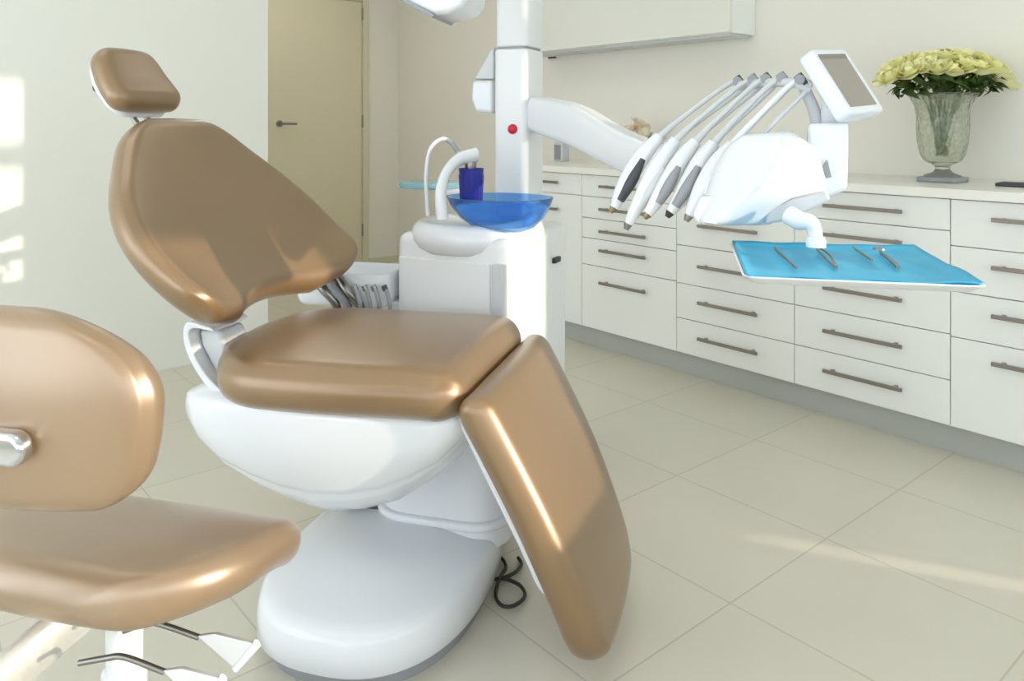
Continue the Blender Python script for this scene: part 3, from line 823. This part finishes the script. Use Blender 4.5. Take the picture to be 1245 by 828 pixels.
bm = tube([(-.035, -.318, .775), (-.055, -.335, .70), (-.09, -.35, .56), (-.11, -.34, .42), (-.10, -.22, .375), (-.055, -.10, .42), (-.01, -.02, .455)], [.020, .020, .024, .030, .036, .036, .03], 16, 8, flat=.55)
new_obj('back_bar', bm, M_alu, stool)
new_obj('bar_clamp', lathe([(.001, -.02), (.02, -.02), (.022, 0), (.02, .02), (.001, .02)], 20, Matrix.Translation((-.035, -.316, .775)) @ Matrix.Rotation(pi/2, 4, 'X')), M_chrome, stool)
new_obj('seat_mechanism', slab(rrect(.16, .20, .03, 5, 0, -.01), .455, .50, .010, 3), M_chrome, stool)
new_obj('gas_column', lathe([(.001, .10), (.033, .10), (.033, .30), (.027, .305), (.027, .46)], 28, Matrix.Translation((-.032, 0, 0))), M_white, stool)
for k, (dy, pxs, pad_) in enumerate((((0, 0, 0), [(150, 767), (178, 758), (196, 759), (242, 775)], [(241, 772), (262, 769), (313, 782), (286, 812), (250, 780)]),
                             ((0, 0, 0), [(96, 806), (130, 800), (152, 799), (200, 817)], [(199, 814), (222, 811), (272, 824), (246, 856), (208, 823)]))):
    Z = 1.10-.03*k
    lv = new_obj('lever', tube([SF.P(x, y, Z) for x, y in pxs], .0042, 10, 5), M_steel, stool)
    P = [SF.P(x, y, Z) for x, y in pad_]
    secs = []
    c0 = (P[0]+P[4])/2
    n_ = Vector((.25, -1, .25)).normalized()
    bmp = loft([[q+n_*.005 for q in P], [q-n_*.005 for q in P]])
    new_obj('paddle', bmp, M_lgrey, lv, bevel=.002)
    e = tube([P[2]+n_*.001, P[3]+n_*.001], .0062, 10)
    new_obj('paddle_rim', e, M_white, lv)
hb_ = bmesh.new()
new_obj('hub', lathe([(.001, .07), (.05, .07), (.055, .09), (.045, .125), (.034, .13), (.001, .13)], 28), M_chrome, stool)
hb_.free()
for k in range(5):
    a = 2*pi*k/5+.5
    ca, sa = cos(a), sin(a)
    lg = new_obj('leg', tube([(.03*ca, .03*sa, .10), (.15*ca, .15*sa, .095), (.27*ca, .27*sa, .075)], [.024, .020, .015], 12, 4, flat=.7), M_chrome, stool)
    new_obj('caster', lathe([(.001, -.012), (.025, -.012), (.027, 0), (.025, .012), (.001, .012)], 20, Matrix.Translation((.27*ca, .27*sa, .028)) @ Matrix.Rotation(a, 4, 'Z') @ Matrix.Rotation(pi/2, 4, 'X')), M_dgrey, lg)
    new_obj('caster_stem', tube([(.27*ca, .27*sa, .075), (.27*ca, .27*sa, .04)], .008, 10), M_chrome, lg)

# ================================================================== CABLE ON THE FLOOR
def fl(px, py, z=.008):
    Z = (H-z)*F/(py-CY); return at(px, py, Z)
pts = [fl(*q) for q in [(582, 708), (594, 704), (610, 703), (626, 696), (634, 686), (630, 678)]]
b1 = tube(pts, .0045, 8, 6)
pts = [fl(*q) for q in [(607, 676), (613, 684), (615, 692), (610, 700), (605, 712), (603, 728), (611, 738), (624, 738), (636, 730), (638, 722), (632, 713), (620, 707), (609, 704)]]
for i in range(len(pts)): pts[i].z += .003 if i not in (0,) else 0
tube(pts, .0045, 8, 6, bm=b1)
tag(new_obj('power_cable', b1, M_black), 'thin dark cable looped on the floor between pedestal base and leg rest', 'cable')

# ================================================================== FLOWER VASE
v0 = at(1146, 221, .0+2.96)
rr_ = (1146-CX)/F; zz_ = .22*F/(221-CY)
v0 = at(1146, 221, zz_)
v0.z = .9305
S_ = zz_/F        # metres per pixel there
vase = thing('flower_vase', 'tall footed crystal vase of pale yellow roses on the worktop', 'vase', v0)
prof = [(.001, 0), (21.5, 0), (22, 2), (21, 6.5), (20.5, 8), (12, 11), (8, 15), (8, 18), (12, 21), (20, 25), (25, 33), (28, 48), (29, 65), (29, 80), (31, 92), (36, 102), (40, 107)]
outer_ = [(r*S_, z*S_) for r, z in prof]
inner_ = [((r-2.2)*S_, (z+.3)*S_) for r, z in prof[:8:-1]]
new_obj('body', lathe(outer_+inner_+[(.001, 26*S_)], 48), M_clear, vase, angle=60)
new_obj('foot', slab(rrect(45*S_, 45*S_, 4*S_, 4), .0005, 6*S_, .003, 3), M_grey, vase, bevel=.0)
M_water = mat('vase_water', rgb(190, 200, 180), .05, 0, .5, trans=.8, ior=1.33, noise=(12, rgb(170, 182, 150), .5))
# roses
def petal_bm(bm, M, r, h, w, curl):
    g = []
    for i in range(6):
        t = i/5; row = []
        for j in range(5):
            u = (j/4-.5)*2
            a = u*w*(sin(pi*min(1, .25+.62*t)))
            rad = r*(.35+.65*sin(pi*.5*min(1, t*1.25))) + curl*r*max(0, t-.62)*1.6
            z = h*(t-.06*u*u*t)
            row.append(bm.verts.new(M @ Vector((rad*cos(a), rad*sin(a), z))))
        g.append(row)
    for i in range(5):
        for j in range(4): bm.faces.new((g[i][j], g[i][j+1], g[i+1][j+1], g[i+1][j]))
def make_rose_meshes(name, m, seed):
    rn = random.Random(seed)
    bm = bmesh.new()
    lathe([(.003, 0), (.012, .006), (.013, .02), (.007, .030), (.001, .031)], 10, bm=bm)
    for ring, (n, r, h, w, c) in enumerate(((3, .012, .034, 1.1, 0), (5, .019, .034, .85, .25), (6, .026, .031, .72, .55), (7, .032, .026, .62, .85))):
        for k in range(n):
            a = 2*pi*k/n + ring*.7 + rn.uniform(-.15, .15)
            petal_bm(bm, Matrix.Rotation(a, 4, 'Z') @ Matrix.Rotation(rn.uniform(-.08, .08), 4, 'Y'), r, h*rn.uniform(.92, 1.08), w, c)
    o = new_obj(name, bm, m, None, angle=80)
    return o
bloom_src = [make_rose_meshes('bloom', M_petal, s) for s in (1, 2, 3)]
bm = bmesh.new()
def leaf(bm, base, d, up, L, w):
    d = d.normalized(); s = d.cross(up).normalized(); n_ = s.cross(d)
    L1 = []
    for i in range(7):
        t = i/6
        c_ = base + d*L*t + n_*(-.25*L*t*t)
        ww = w*sin(pi*t**.8)*(1 if t < 1 else 0)+.0004
        L1.append((bm.verts.new(c_-s*ww+n_*ww*.25), bm.verts.new(c_), bm.verts.new(c_+s*ww+n_*ww*.25)))
    for a, b_ in zip(L1[:-1], L1[1:]):
        bm.faces.new((a[0], a[1], b_[1], b_[0])); bm.faces.new((a[1], a[2], b_[2], b_[1]))
rn = random.Random(5)
ctr = v0 + Vector((0, 0, 100*S_))
spots = []
# image-right and toward-camera unit vectors at the vase
e_r = W(1, 0); e_f = W(0, -1)
for (dx, dy, dz) in [(-64, 5, 28), (-50, 16, 32), (-36, 20, 38), (-22, 24, 36), (-6, 26, 34), (10, 24, 40), (26, 22, 36), (42, 18, 38), (56, 10, 34), (68, 0, 26), (60, -12, 32),
                     (-44, -2, 44), (-28, 4, 48), (-12, 8, 50), (4, 8, 49), (20, 6, 50), (36, 2, 47), (50, -4, 44), (-56, -8, 38), (-34, -14, 45), (-10, -10, 51), (14, -12, 50), (34, -16, 44), (-50, -24, 34), (-20, -30, 40), (10, -32, 40), (44, -28, 36)]:
    spots.append((dx, dy, dz))
names = ['at the far left tip of the bouquet', 'second along the front left of the bouquet', 'front left of the bouquet', 'front, just left of the middle', 'front middle of the bouquet', 'front, just right of the middle',
         'front right of the bouquet', 'further right along the front of the bouquet', 'near the right tip of the bouquet', 'at the far right tip of the bouquet', 'behind the right tip of the bouquet',
         'upper left of the bouquet', 'upper row, left of the middle', 'top of the bouquet, just left of centre', 'top centre of the bouquet', 'top of the bouquet, just right of centre', 'upper row, right of the middle', 'upper right of the bouquet',
         'behind the left tip of the bouquet', 'back left of the bouquet', 'back of the bouquet, left of centre', 'back of the bouquet, right of centre', 'back right of the bouquet', 'rear left edge of the bouquet', 'rear of the bouquet, left', 'rear of the bouquet, right', 'rear right edge of the bouquet']
for k, (dx, dy, dz) in enumerate(spots):
    pos = v0 + e_r*dx*S_ + e_f*dy*S_*1.3 + Vector((0, 0, (100+dz)*S_*.98))
    dirn = (pos-(v0+Vector((0, 0, 62*S_)))).normalized()
    t = thing('rose', 'pale yellow rose, '+names[k]+' in the crystal vase', 'rose', pos, 0, 'pale yellow roses in the vase')
    src = bloom_src[k % 3]
    o = src.copy() if k > 2 else src
    if k > 2: COL.objects.link(o)
    o.parent = t
    o.rotation_euler = (dirn.to_track_quat('Z', 'Y').to_euler())
    sc = rn.uniform(1.30, 1.52); o.scale = (sc, sc, sc)
    o.location = -dirn*.012
    r0 = v0 + Vector((rn.uniform(-.02, .02), rn.uniform(-.02, .02), 32*S_))
    nk = v0 + (e_r*dx*.40+e_f*dy*.5)*S_ + Vector((0, 0, 106*S_))
    stm = new_obj('stem', tube([r0-pos, nk-pos, -dirn*.03, -dirn*.008], [.0022, .0022, .0024, .004], 6, 5), M_stem, t)
    bm = bmesh.new()
    for q in range(7):
        a = rn.uniform(0, 2*pi)
        dd = (Vector((cos(a), sin(a), -.25)) + (e_f*.7+e_r*(dx/70.)*.6)).normalized()
        leaf(bm, -dirn*rn.uniform(.016, .085), dd, dirn, rn.uniform(.040, .065), rn.uniform(.013, .019))
    new_obj('leaves', bm, M_leaf, t, angle=80)

# small cream flower pot half hidden behind the swing arm
pp = on_x(787, 182, 3.32); pp.z = .9305
t = thing('flower_pot', 'cream blooms with dark leaves in a low white pot, half hidden behind the swing arm', 'plant', pp)
new_obj('pot', lathe([(.001, 0), (.045, 0), (.055, .05), (.060, .085), (.054, .085), (.045, .01), (.001, .01)], 28), M_whitem, t)
for k, (dx, dz) in enumerate(((-.09, .20), (-.045, .23), (-.075, .16), (-.01, .175), (-.035, .20))):
    o = bloom_src[0].copy(); o.data = bloom_src[0].data.copy(); o.data.materials[0] = M_cream; o.name = 'bloom'; COL.objects.link(o); o.parent = t
    o.location = e_r*dx+Vector((0, 0, dz-.02)); o.rotation_euler = (.3*k, -.4+.1*k, k); o.scale = (1.2, 1.2, 1.2)
bm = bmesh.new()
for a, l in ((0.2, .07), (-.5, .06), (.8, .08), (2.5, .05), (3.4, .06), (-1.2, .06)):
    leaf(bm, Vector((0, 0, .125)), e_r*cos(a)+e_f*sin(a)*.5+Vector((0, 0, .45)), Vector((0, 0, 1)), l+.04, .016)
for dx, dz in ((-.09, .20), (-.045, .23), (-.075, .16), (-.01, .175), (-.035, .20)):
    tube([(0, 0, .05), e_r*dx*.6+Vector((0, 0, dz*.7)), e_r*dx+Vector((0, 0, dz-.02))], .003, 6, 4, bm=bm)
new_obj('leaves', bm, M_leaf, t, angle=80)
# grey box on the worktop next to the tower, and a slim dark slab at the right edge
pp = on_x(683, 193, 3.30); pp.z = .9305
t = thing('dispenser', 'small grey box standing on the worktop just right of the tower', 'dispenser', pp)
new_obj('body', slab(rrect(.07, .07, .01, 4), 0, .115, .006, 3), M_lgrey, t)
new_obj('panel', BX(-.037, -.0352, -.028, .028, .012, .10), M_grey, t, bevel=.0005)
new_obj('lid', slab(rrect(.074, .074, .01, 4), .115, .124, .003, 3), M_white, t)
pp = on_x(1243, 227, 3.20); pp.z = .9305
t = thing('tablet', 'slim dark grey tablet lying on the worktop at the right edge of the photo', 'tablet', pp, radians(2))
new_obj('body', slab(rrect(.10, .15, .012, 4), 0, .012, .004, 3), M_dgrey, t)
new_obj('glass', slab(rrect(.088, .138, .006, 4), .0121, .0128, .0003, 2), M_black, t)

SKY, SUN, EXPO = 6.6, 6.0, -0.70

# ================================================================== LIGHT AND CAMERA
w = bpy.data.worlds.new('World'); SC.world = w; w.use_nodes = True
bg = w.node_tree.nodes['Background']; bg.inputs[0].default_value = (.83, .915, 1.0, 1); bg.inputs[1].default_value = SKY
sun = bpy.data.lights.new('sun', 'SUN'); sun.energy = SUN; sun.angle = radians(.7); sun.color = (1, .86, .68)
so = bpy.data.objects.new('sun', sun); COL.objects.link(so)
dirv = Vector((-.475, .88, -.18)).normalized()
so.rotation_euler = dirv.to_track_quat('-Z', 'Y').to_euler(); so.location = (3, -4, 3)

cam = bpy.data.cameras.new('camera'); co = bpy.data.objects.new('camera', cam); COL.objects.link(co)
cam.sensor_fit = 'HORIZONTAL'; cam.sensor_width = 36; cam.lens = 36*F/1245
cam.shift_y = -(414-CY)/1245; cam.shift_x = 0
fw = W(0, 1)
co.location = (0, 0, H); co.rotation_euler = fw.to_track_quat('-Z', 'Y').to_euler()
cam.clip_start = .05; cam.clip_end = 60
SC.camera = co
SC.view_settings.view_transform = 'Standard'; SC.view_settings.look = 'None'
SC.view_settings.gamma = 1; SC.view_settings.use_curve_mapping = False
SC.view_settings.exposure = EXPO
SC.cycles.use_denoising = True
SC.cycles.max_bounces = 10; SC.cycles.diffuse_bounces = 6; SC.cycles.glossy_bounces = 5; SC.cycles.transmission_bounces = 8
SC.cycles.sample_clamp_indirect = 8
